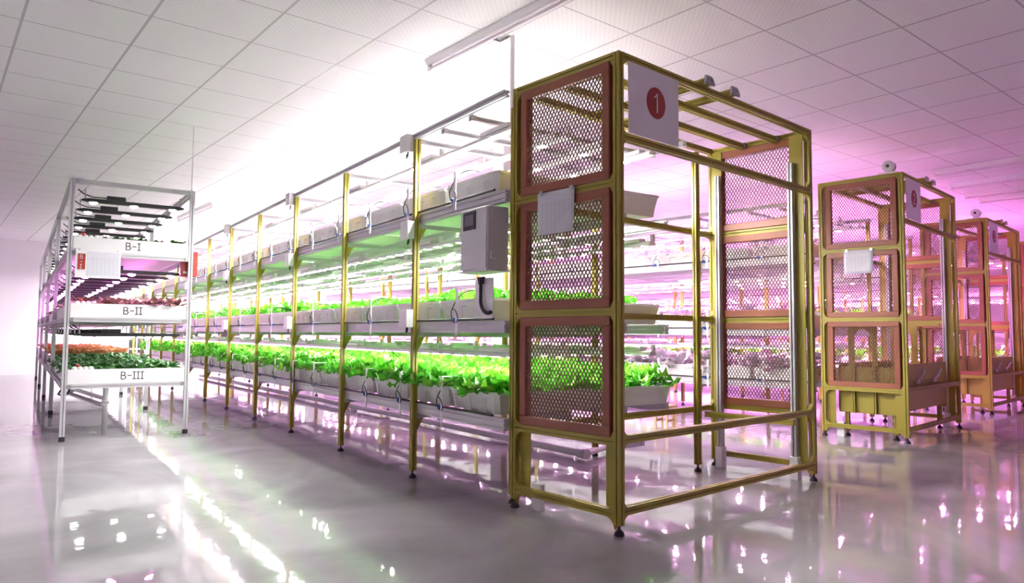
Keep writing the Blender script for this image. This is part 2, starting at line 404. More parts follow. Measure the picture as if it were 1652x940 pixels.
# ------------------------------------------------------------------ trays on the racks
def tray_mesh(L, W, H, name='grow_tray'):
    """tub of outer length L (x) and width W (y): flared walls with scallops on the two short sides, rolled lip, hollow"""
    m = MB()
    def ring(ins, z, sc=0.):
        pts = []; n = 28
        for k in range(n+1):                                   # x = 0 side, scalloped
            t = k/n; y = ins+t*(W-2*ins); d = 0
            for c in (.18, .5, .82): d = max(d, sc*max(0, 1-((t-c)/.075)**2))
            e = .018*max(0, abs(t-.5)*2-.85)/.15
            pts.append((ins+d+e, y, z))
        for k in range(n+1):
            t = k/n; y = W-ins-t*(W-2*ins); d = 0
            for c in (.18, .5, .82): d = max(d, sc*max(0, 1-((t-c)/.075)**2))
            e = .018*max(0, abs(t-.5)*2-.85)/.15
            pts.append((L-ins-d-e, y, z))
        return pts
    R_ = [ring(.028, 0, .034), ring(.020, H*.42, .034), ring(.014, H*.62, .016), ring(.010, H*.74, .0), ring(.006, H*.88), ring(0, H*.90), ring(0, H), ring(.012, H), ring(.02, H*.8), ring(.034, .012)]
    n = len(R_[0]); vs = [p for r in R_ for p in r]; fs = []
    for a in range(len(R_)-1):
        for k in range(n): j = (k+1) % n; fs.append((a*n+k, a*n+n+k, a*n+n+j, a*n+j))
    m.add(vs, fs, False); m.add(R_[0], [tuple(range(n))]); m.add(R_[-1], [tuple(range(n-1,-1,-1))])
    return m.mesh(name, PLASTIC)
TRAY_A = tray_mesh(1.52, .61, .135); TRAY_B = tray_mesh(1.50, .66, .145); TRAY_U = tray_mesh(1.42, .665, .155)
LVN = ('bottom', 'middle', 'top')
ORD = 'first second third fourth fifth sixth seventh eighth ninth tenth eleventh twelfth thirteenth fourteenth fifteenth sixteenth seventeenth eighteenth nineteenth twentieth twenty-first twenty-second twenty-third twenty-fourth'.split()
def trays(fr, rz, mesh, li, y0, pitch, n, x, label, group):
    for k in range(n):
        o = link('grow_tray', mesh, None, fr((x, y0+k*pitch, LEV[li][1]+.001)), rz); tag(o, label % ORD[k], 'tray', group)
G1 = ' white plastic tray on the '
trays(f1, T1, TRAY_A, 0, -.95, .625, 23, .075, '%s white lettuce tub from the cage on the bottom shelf of the lettuce rack', 'bottom-shelf tubs of the lettuce rack')
trays(f1, T1, TRAY_B, 1, -.86, .675, 21, .075, '%s white tub from the cage on the middle shelf of the lettuce rack', 'middle-shelf tubs of the lettuce rack')
trays(f1, T1, TRAY_U, 2, -.93, .69, 21, .075, '%s white tub from the cage on the top shelf of the lettuce rack', 'top-shelf tubs of the lettuce rack')
for li in range(3):
    trays(f2, T2, TRAY_B, li, 0.03, .675, 20, .075, '%%s pale tub from the cage on the %s shelf of the kale rack' % LVN[li], '%s-shelf tubs of the kale rack' % LVN[li])
for li in range(3):
    trays(f3, T3, TRAY_B, li, 0.03, .675, 12, .075, '%%s pink-lit tub on the %s shelf behind the third cage' % LVN[li], '%s-shelf tubs behind the third cage' % LVN[li])
for li in range(2):
    trays(f4, T4, TRAY_B, li, 0.03, .675, 8, .075, '%%s pink-lit tub on the %s shelf of the farthest rack' % LVN[li], '%s-shelf tubs of the farthest rack' % LVN[li])

# ------------------------------------------------------------------ plants
def leaf(m, rng, az, L, W, ph0, ph1, ruffle, ns=6, nt=6, cup=.12, stem=0., base=(0,0,0), mi=0, notch=0., frill=0.):
    ca, sa = math.cos(az), math.sin(az); r = 0.; z = 0.; ph = rng.random()*6.28; fr = 7+rng.random()*5
    tw = rng.uniform(-.35,.35); vs = []; N = ns
    for i in range(N+1):
        s = i/N; phi = ph0+(ph1-ph0)*s**1.2
        if i: r += math.cos(phi)*L/N; z += math.sin(phi)*L/N
        if s < stem: w = W*.10
        else:
            q = (s-stem)/(1-stem+1e-6); w = W*max(.10, (q**.55)*math.sqrt(max(0, 1-q**5))*1.02+.05*(1-q))
        if s == 1: w = W*.30
        for j in range(nt+1):
            t = 2*j/nt-1
            e = abs(t)**1.6*s
            d = ruffle*e*(math.sin(fr*s*2+ph+(2.1 if t > 0 else 0)+t*3)+frill*math.sin(fr*s*4.6+ph*2-(1.3 if t > 0 else 0)))
            ww = w*t/2*(1+notch*math.sin(s*23+ph)*abs(t))
            lift = cup*W*t*t*s+d
            x = r-math.sin(phi)*lift; zz = z+math.cos(phi)*lift+tw*ww*.5
            if s == 1: x += 0; zz -= ruffle*.3*abs(t)
            vs.append((base[0]+x*ca-ww*sa, base[1]+x*sa+ww*ca, base[2]+zz))
    fs = []
    for i in range(N):
        for j in range(nt): a = i*(nt+1)+j; fs.append((a, a+1, a+nt+2, a+nt+1))
    m.add(vs, fs, True, mi)
def plant_mesh(name, mats, seed, n, L, W, ph0, ph1, ruffle, **kw):
    rng = random.Random(seed); m = MB()
    for k in range(n):
        u = k/n; az = k*2.399+rng.uniform(-.3,.3)
        sc = .72+.38*u+rng.uniform(-.08,.08)
        a0 = math.radians(ph0[0]+(ph0[1]-ph0[0])*u+rng.uniform(-6,6)); a1 = math.radians(ph1[0]+(ph1[1]-ph1[0])*u+rng.uniform(-10,10))
        leaf(m, rng, az, L*sc, W*sc, a0, a1, ruffle, mi=0 if rng.random() < .65 else (len(mats)-1), **kw)
    return m.mesh(name, mats)
LETTUCE = [plant_mesh('lettuce', [LETT, LETT2], s, 24, .25, .15, (86, 40), (66, -35), .034, ns=13, nt=12, notch=.16, frill=.6) for s in (1, 2, 3)]
SMALL = [plant_mesh('lettuce', [LETT, LETT2], s, 16, .18, .11, (86, 45), (62, -15), .026, ns=10, nt=10, notch=.16, frill=.6) for s in (4, 5)]
KALEM = [plant_mesh('kale', [KALE, KALE2], s, 15, .34, .19, (84, 40), (50, -45), .022, ns=8, nt=6, stem=.35, notch=.16) for s in (6, 7, 8)]
CHOYM = [plant_mesh('pak_choi', [CHOY], s, 11, .16, .12, (82, 40), (35, -40), .004, ns=7, nt=6, stem=.3, cup=-.14) for s in (9, 10, 11)]
REDM = [plant_mesh('red_lettuce', [REDL], s, 11, .17, .11, (80, 40), (55, -25), .010, ns=6, nt=4, stem=.1, cup=-.1) for s in (12, 13)]
AMBM = [plant_mesh('amber_seedling', [ORNG], s, 10, .13, .07, (86, 55), (60, 20), .012, ns=4, nt=4, stem=.2) for s in (14,)]
DGRM = [plant_mesh('leafy_green', [GREENB, LETT], s, 14, .34, .15, (85, 50), (60, -20), .018, ns=6, nt=4, stem=.25) for s in (15, 16)]
def tub(y, y0, p): return ORD[max(0, min(22, int((y-y0)/p)))]
def plant(kind, meshes, fr, x, y, z, sc, label, cat, group):
    o = link(kind, R.choice(meshes), None, fr((x, y, z)), R.random()*6.28)
    k = sc*R.uniform(.88, 1.12); o.scale = (k, k, k*R.uniform(.92, 1.08)); tag(o, label, cat, group)
zb = LEV[0][1]+.085
nl = 0
y = -.80
while y < 13.3:
    near = y < 5.2
    for ci, x in enumerate((.17, .48, .80, 1.13, 1.46) if near else (.17, .55, .95, 1.36)):
        plant('lettuce', LETTUCE, f1, x+R.uniform(-.04,.04), y+R.uniform(-.04,.04), zb, 1.0 if near else 1.18,
              'bright green lettuce in the %s bottom tub from the cage, %s row from the aisle' % (tub(y, -.95, .625), ORD[ci]), 'lettuce', 'lettuce heads on the bottom shelf'); nl += 1
    y += .29 if near else .40
y = -.70
while y < 13:
    for x in ((.26, .60, .95, 1.30) if y < 2.1 else (.28,)):
        plant('lettuce', SMALL, f1, x+R.uniform(-.05,.05), y+R.uniform(-.05,.05), LEV[1][1]+.09, 1.0+.25*(y > 3),
              'smaller green lettuce in the %s middle-shelf tub from the cage%s' % (tub(y, -.86, .675), ', behind the front row' if x > .5 else ', front row'), 'lettuce', 'lettuce heads on the middle shelf')
    y += .24 if y < 3 else .31
# the lettuces behind the front row of the middle shelf, past the 300 single heads
mb = MB(); y = 2.2
while y < 12.8:
    for x in (.60, .95, 1.30):
        me = R.choice(SMALL); a = R.random()*6.28; k = R.uniform(1.0, 1.3); ca, sa = math.cos(a)*k, math.sin(a)*k
        px, py, pz = x+R.uniform(-.05,.05), y+R.uniform(-.05,.05), LEV[1][1]+.09
        mb.add([(px+v.co.x*ca-v.co.y*sa, py+v.co.x*sa+v.co.y*ca, pz+v.co.z*k) for v in me.vertices], [tuple(p.vertices) for p in me.polygons], True)
    y += .30
o = mb.build('lettuce_foliage', LETT, None, (F1[0], F1[1], 0), T1); o['kind'] = 'stuff'
tag(o, 'mass of small green lettuce behind the front row on the middle shelf of the lettuce rack', 'lettuce')
LK = 'crinkled grey-purple kale in the %s %s-shelf tub of the kale rack%s'
for li, y1, st, xs in ((0, 9, .30, (.2, .62)), (1, 9, .33, (.22,)), (2, 3.2, .33, (.25,))):
    y = .15
    while y < y1:
        for x in xs: plant('kale', KALEM, f2, x+R.uniform(-.05,.05), y+R.uniform(-.06,.06), LEV[li][1]+.09, (1.0, .72, .62)[li], LK % (tub(y, .03, .675), LVN[li], ', second row' if x > .5 else ''), 'kale', 'kale on the %s shelf' % LVN[li])
        y += st
for li, y1 in ((0, 8), (1, 8)):
    y = .2
    while y < y1:
        plant('leafy_green', DGRM, f3, .3+R.uniform(-.06,.06), y, LEV[li][1]+.09, 1.0, 'tall green leafy plant in the %s %s-shelf tub behind the third cage' % (tub(y, .03, .675), LVN[li]), 'leafy green', 'leafy greens on the %s shelf behind the third cage' % LVN[li])
        y += .33
y = .2
while y < 5:
    plant('leafy_green', DGRM, f4, .3+R.uniform(-.06,.06), y, LEV[0][1]+.09, 1.0, 'tall green leafy plant in the %s bottom tub of the farthest rack' % tub(y, .03, .675), 'leafy green', 'leafy greens on the farthest rack'); y += .35

# ------------------------------------------------------------------ lift cages
def mesh_panel_parts(py0, py1, pz0, pz1):
    fr = MB(); w = .052; d = .045
    fr.bbox(0, d, py0, py1, pz1-w, pz1, .004); fr.bbox(0, d, py0, py1, pz0, pz0+w, .004)
    fr.bbox(0, d, py0, py0+w, pz0+w, pz1-w, .004); fr.bbox(0, d, py1-w, py1, pz0+w, pz1-w, .004)
    m = MB(); a0, a1, b0, b1 = py0+w*.6, py1-w*.6, pz0+w*.6, pz1-w*.6
    nx = max(1, round((a1-a0)/.0255)); nz = max(1, round((b1-b0)/.040)); dx = (a1-a0)/nx; dz = (b1-b0)/nz; r = .0020
    def strand(p, q):
        u = Vector((q[0]-p[0], q[1]-p[1])).normalized(); n = Vector((-u.y, u.x))*r; X = .012
        m.add([(X-r,p[0]+n.x,p[1]+n.y),(X-r,p[0]-n.x,p[1]-n.y),(X+r*1.6,p[0]-n.x,p[1]-n.y),(X+r*1.6,p[0]+n.x,p[1]+n.y),
               (X-r,q[0]+n.x,q[1]+n.y),(X-r,q[0]-n.x,q[1]-n.y),(X+r*1.6,q[0]-n.x,q[1]-n.y),(X+r*1.6,q[0]+n.x,q[1]+n.y)],
              [(0,1,5,4),(1,2,6,5),(2,3,7,6),(3,0,4,7)])
    for i in range(nx):
        for j in range(nz):
            x, z = a0+i*dx, b0+j*dz; cx, cz = x+dx/2, z+dz/2
            for p in ((x,cz),(x+dx,cz)):
                for q in ((cx,z),(cx,z+dz)): strand(p, q)
    return fr, m
def cage_meshes(L, W, H):
    """all part meshes of a cage, in cage coordinates: x along the open side, y across the mesh end faces"""
    P = .04; h = P/2; k = H/2.473
    out = []
    rails = [H-.02, 1.786*k, 1.121*k, .462*k, .105*k]
    for (x, sx) in ((h, 1), (L-h, -1)):
        for (y, sy) in ((h, 1), (W-h, -1)):
            m = MB(); m.prof('z', x, y, .05, H, .04, .04)
            q = MB(); q.lathe([(.027,0),(.027,.006),(.022,.018),(.012,.028),(.008,.03),(.008,.06)], (x, y, 0), 14)
            out.append(('post', m, YELLOW, [('levelling_foot', q, RUBBER)]))
    for (x, sx) in ((h, 1), (L-h, -1)):
        for i, z in enumerate(rails):
            m = MB(); m.prof('y', x, z, P, W-P, .04, .04 if i else .04)
            out.append(('end_rail', m, YELLOW, []))
        # side plates with rounded corner gussets
        xa, xb = (x+.022, x+.028) if sx > 0 else (x-.038, x-.032)
        for (ya, yb, sy, yc) in ((P, .125 if sx > 0 else .142, 1, P), (W-.125, W-P, -1, W-P)):
            m = MB(); m.box(min(xa,xb), max(xa,xb), ya, yb, rails[4]+h, rails[0]-h)
            for zt, zl in zip(rails, rails[1:]):
                for zc, sz in ((zt-h, -1), (zl+h, 1)):
                    m.prism(arc_corner(yc, zc, sy, sz, .055), 'x', x-.016, x+.010)
            m.prism(arc_corner(yc, rails[4]-h, sy, -1, .06), 'x', x-.016, x+.010)
            out.append(('side_plate', m, YELLOW, []))
        for zt, zl in zip(rails[:3], rails[1:4]):
            fr, ms = mesh_panel_parts(.060, W-.078, zl+h+.001, zt-h-.001)
            if sx < 0:
                for g in (fr, ms): g.v = [(L-.004-X, Y, Z) for X, Y, Z in g.v]; g.f = [tuple(reversed(q)) for q in g.f]
            else:
                for g in (fr, ms): g.v = [(X-.006, Y, Z) for X, Y, Z in g.v]
            out.append(('mesh_panel', fr, ORANGE, [('wire_mesh', ms, MESHM)]))
    for y, zs, sy in ((h, (H-.02, 2.031*k, .473*k, .115*k), 1), (W-h, (H-.02, 1.79*k, 1.13*k, .45*k), -1)):
        for i, z in enumerate(zs):
            m = MB(); m.prof('x', y, z, P, L-P, .04, .04); out.append(('side_rail', m, YELLOW, []))
        for xc, sx in ((P, 1), (L-P, -1)):
            for i, z in enumerate(zs):
                if i: m = MB(); m.prism(arc_corner(xc, z+h, sx, 1, .045), 'y', y-.014, y+.014); out.append(('gusset', m, YELLOW, []))
                m = MB(); m.prism(arc_corner(xc, z-h, sx, -1, .05), 'y', y-.014, y+.014); out.append(('gusset', m, YELLOW, []))
    for y in (W*.30, W*.62):
        m = MB(); m.prof('x', y, H-.035, .042, L-.042, .04, .04)
        es = []
        for x0 in (.042, L-.09): e = MB(); e.box(x0, x0+.048, y-.032, y+.032, H-.05, H-.012); e.tube([(x0+.024,y-.038,H-.03),(x0+.024,y+.038,H-.03)], .009, 8); es.append(('end_connector', e, STEEL))
        out.append(('roof_bar', m, YELLOW, es))
    for x in (L*.372, L*.503):
        m = MB(); m.prof('y', x, H+.021, -.02, W+.10, .04, .04)
        e = MB(); e.prism([(x-.045,H+.001),(x+.05,H+.001),(x+.045,H+.022),(x+.02,H+.050),(x-.04,H+.050)], 'y', -.034, -.021)
        for dx in (-.022, .018): e.tube([(x+dx,-.034,H+.03),(x+dx,-.040,H+.03)], .008, 8)
        out.append(('roof_crossbar', m, YELLOW, [('bracket', e, STEEL)]))
    for y in (.122, W-.105):
        m = MB(); m.prof('z', L-.072, y, .06, 2.24*k, .05, .036, (1,1), .012, .012)
        b = MB(); b.bbox(L-.104, L-.098+.055, y-.030, y+.030, 0, .16, .003)
        for zz in (.02, .06, .10, .14):
            for yy in (-.018, .018): b.tube([(L-.1025, y+yy, zz),(L-.1065, y+yy, zz)], .0045, 8)
        out.append(('guide_rail', m, ALU, [('base_block', b, WHITE)]))
    b = MB(); b.bbox(.046, .088, W-.20, W-.13, 0, .15, .003); b.tube([(.045,W-.165,.05),(.042,W-.165,.05)], .006, 8); out.append(('base_block', b, WHITE, []))
    return out, rails
def make_cage(label, org, t, parts):
    root = thing('lift_cage', label, 'cage', (org[0], org[1], 0), t, 'lift cages at the rack ends')
    for n, me, subs in parts:
        o = link(n, me, root)
        for sn, sme in subs: link(sn, sme, o)
    return root
def realise(out): return [(n, m.mesh(n, mat), [(sn, sm.mesh(sn, smat)) for sn, sm, smat in subs]) for n, m, mat, subs in out]
L1, W1, H1 = 2.132, .82, 2.473
O1, A1 = (2.7328, 2.446), .0376
out1, rails1 = cage_meshes(L1, W1, H1)
c1 = make_cage('largest yellow lift cage, carrying the white sign numbered 1', O1, A1, realise(out1))
m = MB(); m.prof('y', L1-.20, .41, .06, W1-.06, .04, .04); m.build('inner_rail', YELLOW, c1)
m = MB(); m.box(.06, .20, .022, .042, .425, .448); m.box(.20, .225, .018, .048, .425, .452); m.build('stop_bracket', STEEL, c1)
L2, W2, H2 = 1.78, .81, 2.586
out2, rails2 = cage_meshes(L2, W2, H2); P2 = realise(out2)
O2, A2 = (7.2151, 2.8486), .082; O3, A3 = (10.8291, 3.2378), .0656; O4, A4 = (14.0, 2.97), .06
c2 = make_cage('yellow lift cage with the sign numbered 2, next behind the largest cage', O2, A2, P2)
c3 = make_cage('third yellow lift cage, farther behind the cage numbered 2', O3, A3, P2)
c4 = make_cage('yellow lift cage of which only one orange-framed edge shows, beyond the third cage', O4, A4, P2)
g1, g2, g3 = frame(*O1, A1), frame(*O2, A2), frame(*O3, A3)
for c in (c2, c3):
    m = MB(); m.box(-.0, .16, .06, .22, H2+.0, H2+.012)
    m.box(.06, .10, .11, .17, H2+.012, H2+.03)
    # disc pulley facing the aisle
    vs = MB()
    for (r, x0, x1) in ((.056, .04, .075), (.044, .03, .04)): vs.tube([(x0,.14,H2+.082),(x1,.14,H2+.082)], r, 24)
    hub = MB(); hub.tube([(.024,.14,H2+.082),(.03,.14,H2+.082)], .016, 16); hub.tube([(.075,.14,H2+.082),(.11,.14,H2+.082)], .053, 24)
    o = m.build('pulley_mount', WHITE, c); vs.build('pulley', WHITE, o); hub.build('pulley_hub', BLACK, o)

def number_sign(label, g, rz, num, x0, x1, z0, z1):
    o = thing('number_sign', label, 'sign', g((x0, -.004, z0)), rz, 'numbered cage signs')
    w, h = x1-x0, z1-z0
    m = MB(); m.box(0, w, -.004, 0, 0, h); m.build('plate', WHITE, o)
    d = MB(); n = 40; rx = w*.185; rz_ = rx*1.06; cx, cz = w*.53, h*.54
    d.prism([(cx+rx*math.cos(2*PI*k/n), cz+rz_*math.sin(2*PI*k/n)) for k in range(n)], 'y', -.006, -.004)
    dd = d.build('disc', REDP, o); dd['label'] = 'red disc'
    l = MB(); hh = rz_*1.15; letters(l, num, cx-(.17 if num == '1' else .26)*hh, cz-hh/2, hh, .009, -.006); l.build('numeral', INKW, o)
number_sign('white sign with a red disc numbered 1 on the largest cage', g1, A1, '1', .07, .51, 2.052, 2.432)
number_sign('white sign with a red disc numbered 2 on the second cage', g2, A2, '2', .07, .51, 2.145, 2.545)
number_sign('white sign with a small red disc on the third cage', g3, A3, '3', .07, .51, 2.145, 2.545)

def record_sheet(label, g, rz, y0, y1, z0, z1, flip=1):
    """sheet hanging on the mesh end face (local x = -.02), clips on top"""
    o = thing('record_sheet', label, 'paper', g((-.014, y1, z0)), rz-PI/2, 'record sheets on the cages')
    w, h = y1-y0, z1-z0; n = 6
    m = MB(); vs = []
    for j in range(n+1):
        for i in range(n+1):
            u, v = i/n, j/n; bend = .012*(1-v)**2*(u**2); vs.append((u*w, -.004-bend, v*h))
    k = len(vs); vs += [(x, y+.0015, z) for x, y, z in vs]; fs = []
    for j in range(n):
        for i in range(n): a = j*(n+1)+i; fs.append((a, a+1, a+n+2, a+n+1)); fs.append((a+k+n+1, a+k+n+2, a+k+1, a+k))
    ring = [i for i in range(n+1)]+[j*(n+1)+n for j in range(1, n+1)]+[n*(n+1)+i for i in range(n-1, -1, -1)]+[j*(n+1) for j in range(n-1, 0, -1)]
    for a, b in zip(ring, ring[1:]+ring[:1]): fs.append((a, a+k, b+k, b))
    m.add(vs, fs, True); m.build('sheet', PAPER, o)
    m = MB(); m.box(w*.08, w*.92, -.0065, -.0056, h*.10, h*.74); m.build('printed_table', TABLEPAPER, o)
    m = MB()
    m.box(w*.45, w*.68, -.0062, -.0055, h*.885, h*.90)
    for r_ in range(2):
        for q in range(9):
            if (q*7+r_*3) % 5: m.box(w*(.09+.09*q), w*(.09+.09*q+.06), -.0062, -.0055, h*(.83-.05*r_), h*(.842-.05*r_))
    m.build('printed_text', GREYBOX, o)
    for u in (.10, .93):
        m = MB(); m.box(w*u-.012, w*u+.012, -.010, .002, h-.012, h+.010); m.build('clip', STEEL, o)
record_sheet('white record sheet clipped to the mesh face of the largest cage', g1, A1, .296, .580, 1.560, 1.80)
record_sheet('white record sheet clipped to the mesh face of the second cage', g2, A2, .275, .555, 1.625, 1.86)

# transfer carriages standing inside cages 2 and 3
def carriage(label, g, rz, W, L):
    o = thing('transfer_carriage', label, 'carriage', g((0, 0, 0)), rz, 'yellow carriages inside the cages')
    xa, xb = .12, L-.16
    for y in (.10, W-.14):
        m = MB(); m.box(xa, xb, y, y+.012, .50, .73); m.box(xa, xb, y-.012, y+.012, .50, .515)
        p = m.build('side_panel', YELLOW, o)
        for x in (xa+.45, xa+1.0):
            if x < xb-.1:
                m = MB(); m.box(x-.05, x+.05, y-.030, y, .535, .560); m.tube([(x-.03,y-.02,.56),(x+.02,y-.05,.60),(x+.05,y-.06,.66)], .012, 8); m.tube([(x+.05,y-.06,.64),(x+.052,y-.062,.67)], .02, 8)
                m.build('toggle_clamp', STEEL, p)
        m = MB(); m.box(xa, xb, y, y+.014, .27, .47)
        q = m.build('skirt_panel', YELLOW, o)
        m = MB(); m.box(xa+.02, xa+.14, y-.006, y, .42, .45); m.build('label_plate', BLACK, q)
    for x in (xa, xb-.02):
        m = MB(); m.box(x, x+.012, .10, W-.128, .24, .70); m.build('end_panel', YELLOW, o)
        for y in (.33, .53):
            m = MB(); m.prof('z', x-.02, y, .24, 1.12, .03, .03); m.build('upright', YELLOW, o)
    m = MB(); m.box(xa, xb, .10, W-.13, .475, .50); m.build('deck', YELLOW, o)
    # arch plates on tall frames at each end
    for x in (xa+.10, xb-.14):
        m = MB(); ya, yb, z0, z1 = .34, .62, .50, 1.13; w = .05
        inner = [(ya+w, z0)]+[(ya+w+(yb-ya-2*w)*(.5-.5*math.cos(PI*k/10)), z1-.18+ (.13)*math.sin(PI*k/10)) for k in range(11)]+[(yb-w, z0)]
        poly = [(ya, z0), (ya, z1), (yb, z1), (yb, z0)]+inner[::-1]
        m.prism(poly, 'x', x, x+.012); m.build('arch_plate', YELLOW, o)
        m = MB(); m.prof('y', x+.02, 1.14, .12, W-.12, .03, .03); m.build('crosspiece', YELLOW, o)
    for x in (xa+.05, xb-.06):
        for y in (.16, W-.19):
            m = MB(); m.prof('z', x, y, .05, .27, .04, .04); p = m.build('leg', YELLOW, o)
            q = MB(); q.lathe([(.027,0),(.027,.006),(.022,.018),(.012,.028),(.008,.03),(.008,.06)], (x, y, 0), 12); q.build('levelling_foot', RUBBER, p)
carriage('yellow carriage with arched plates inside the cage numbered 2', g2, A2, W2, L2)
carriage('yellow carriage with arched plates inside the third cage', g3, A3, W2, L2)

# ------------------------------------------------------------------ things on and beside the lettuce rack
o = thing('control_box', 'grey control cabinet with small dark screen beside the largest cage', 'control box', f1((-.06, -1.04, 1.385)), T1)
m = MB(); m.bbox(0, .15, 0, .30, 0, .375, .005); m.build('cabinet', GREYBOX, o)
m = MB(); m.bbox(-.008, .004, .004, .296, .004, .371, .003); d = m.build('door', GREYBOX, o)
m = MB(); m.box(-.016, -.008, .12, .255, .245, .355); s = m.build('screen', SCREEN, d)
m = MB(); m.box(-.018, -.016, .14, .235, .27, .335); m.build('display', SCREEN2, s)
for z in (.06, .30):
    m = MB(); m.bbox(.02, .055, -.012, .001, z, z+.045, .003); m.build('hinge', GREYBOX, o)
m = MB(); m.box(-.01, .16, -.005, .305, -.012, 0); m.build('drip_edge', GREYBOX, o)
o = thing('mounting_plate', 'white plate with a black corrugated hose under the grey control cabinet', 'plate', f1((-.012, -1.03, 1.10)), T1)
m = MB(); m.box(0, .006, 0, .20, 0, .235)
for yy in (.04, .16):
    for zz in (.04, .19): m.tube([(-.002,yy,zz),(0,yy,zz)], .005, 8)
m.build('plate', WHITE, o)
m = MB(); pts = []; rr = []
for k in range(49):
    t = k/48; a = PI*1.0*min(1, t/.8)
    if t < .35: p = (-.02, .105, .24-.13*t/.35)
    else:
        a = (t-.35)/.65*PI*.62; p = (-.02, .105-.085*(1-math.cos(a)), .11-.085*math.sin(a))
    pts.append(p); rr.append(.012 if k % 2 else .0095)
m.tube(pts, rr, 8, smooth=False); m.build('corrugated_hose', RUBBER, o)
m = MB()
for dy in (-.03, 0, .03): m.tube([(-.018,.105+dy,.243),(-.018,.105+dy*.6,.20)], .008, 8)
m.build('cable_gland', BLACK, o)
sb = MB(); sb.bbox(-.055, .0, 0, .12, 0, .125, .003); sb.tube([(-.03,.03,0),(-.03,.035,-.03),(-.02,.07,-.035),(-.01,.09,-.005)], .006, 6, mi=1); SBX = sb.mesh('junction_box', [WHITE, BLACK])
for y, zz in ((0, (2.30, 1.67, 1.045)), (2*SP, (2.31, 1.68, 1.04)), (4*SP, (2.32, 1.69, 1.04)), (6*SP, (2.33, 1.70, 1.04))):
    for i, z in enumerate(zz):
        k = int(round(y/(2*SP)))
        w = ('nearest yellow post out from the cage', 'third yellow post out from the cage', 'fifth yellow post out from the cage', 'seventh yellow post out from the cage')[k]
        tag(link('junction_box', SBX, None, f1((-.021, y+.012 if not i else y-.02, z)), T1), 'small white box %s on the %s' % (('at the top', 'at top-shelf level', 'at middle-shelf level')[i], w), 'junction box', 'junction boxes on the posts')

# floor drain pipe of the lettuce rack
m = MB(); m.tube([f1(p) for p in ((1.08,12.6,.05),(1.22,7.2,.05),(1.40,3.0,.05),(1.47,-.08,.05))], .032, 12)
m.tube([f1(p) for p in ((1.47,-.05,.05),(1.475,-.14,.05))], .042, 12)
m.tube([f1(p) for p in ((1.475,-.10,.05),(1.70,0.0,.05),(1.95,.11,.05))], .028, 12)
m.tube([f1(p) for p in ((1.95,.11,.04),(1.95,.11,.30))], .026, 12); m.tube([f1(p) for p in ((1.92,.10,.05),(1.98,.12,.05))], .038, 12)
for yy in (.6, 4.3, 8.5): m.box(*[c for ab in zip([a-.03 for a in f1((1.45-.03*yy,yy,0))], [a+.03 for a in f1((1.45-.03*yy,yy,0))]) for c in ab][:4], 0, .03)
tag(m.build('drain_pipe', PIPE), 'white plastic drain pipe lying on the floor under the lettuce rack', 'pipe')
# pole up to the ceiling and thin rod
b = f1((.485, -.491, 2.43))
m = MB(); m.tube([(b[0], b[1], 2.36), (b[0], b[1], CEIL+.02)], .0155, 12); m.tube([(b[0], b[1], 2.362), (b[0], b[1], 2.40)], .03, 12)
tag(m.build('conduit_pipe', WHITE), 'white vertical pipe rising to the ceiling hole behind the largest cage', 'pipe')
# building column beyond the lettuce rack
p = f1((2.05, 1.9, 0)); m = MB(); m.bbox(-.11, .11, -.11, .11, 0, CEIL, .008); struct('column_1', m, WALLM, (p[0], p[1], 0), T1)
p = f1((2.3, 8.6, 0)); m = MB(); m.bbox(-.13, .13, -.13, .13, 0, CEIL, .008); struct('column_2', m, WALLM, (p[0], p[1], 0), T1)
# low wooden step stool
o = thing('step_stool', 'low pale wooden stool on the floor seen through the largest cage', 'stool', (6.25, 4.95, 0), .3)
m = MB(); m.bbox(-.13, .13, -.09, .09, .225, .25, .004); m.build('seat', WOOD, o)
for x in (-.105, .085):
    for y in (-.075, .055):
        m = MB(); m.box(x, x+.022, y, y+.022, 0, .225); m.build('leg', WOOD, o)
for y in (-.07, .058):
    m = MB(); m.box(-.085, .087, y, y+.012, .08, .105); m.build('stretcher', WOOD, o)

# ------------------------------------------------------------------ ceiling lamps (unlit)
def batten(label, x, y0, y1, rz=0):
    L = y1-y0; o = thing('fluorescent_lamp', label, 'ceiling lamp', (x, y0, CEIL), rz, 'unlit fluorescent battens')
    m = MB(); m.prism([(-.04,0),(-.04,-.012),(-.022,-.045),(.022,-.045),(.04,-.012),(.04,0)], 'y', 0, L); m.build('housing', WHITE, o)
    m = MB(); m.tube([(0,.03,-.072),(0,L-.03,-.072)], .014, 12); t = m.build('tube', LAMPOFF, o)
    for a in (0, L-.03):
        m = MB(); m.bbox(-.014, .014, a, a+.03, -.092, -.044, .003); m.build('end_holder', WHITE, o)
batten('unlit fluorescent batten on the ceiling above the largest cage', 2.95, 2.15, 4.58, .0)
for i, (x, y1) in enumerate(((9.80, 3.50), (10.83, 3.66), (11.69, 3.76), (12.28, 3.76))):
    batten('unlit ceiling batten above the far cages, %s of four counted from the camera' % ('first', 'second', 'third', 'last')[i], x, y1-2.4, y1)
batten('short unlit ceiling batten seen through the white propagation rack', 3.6, 11.9, 13.9)

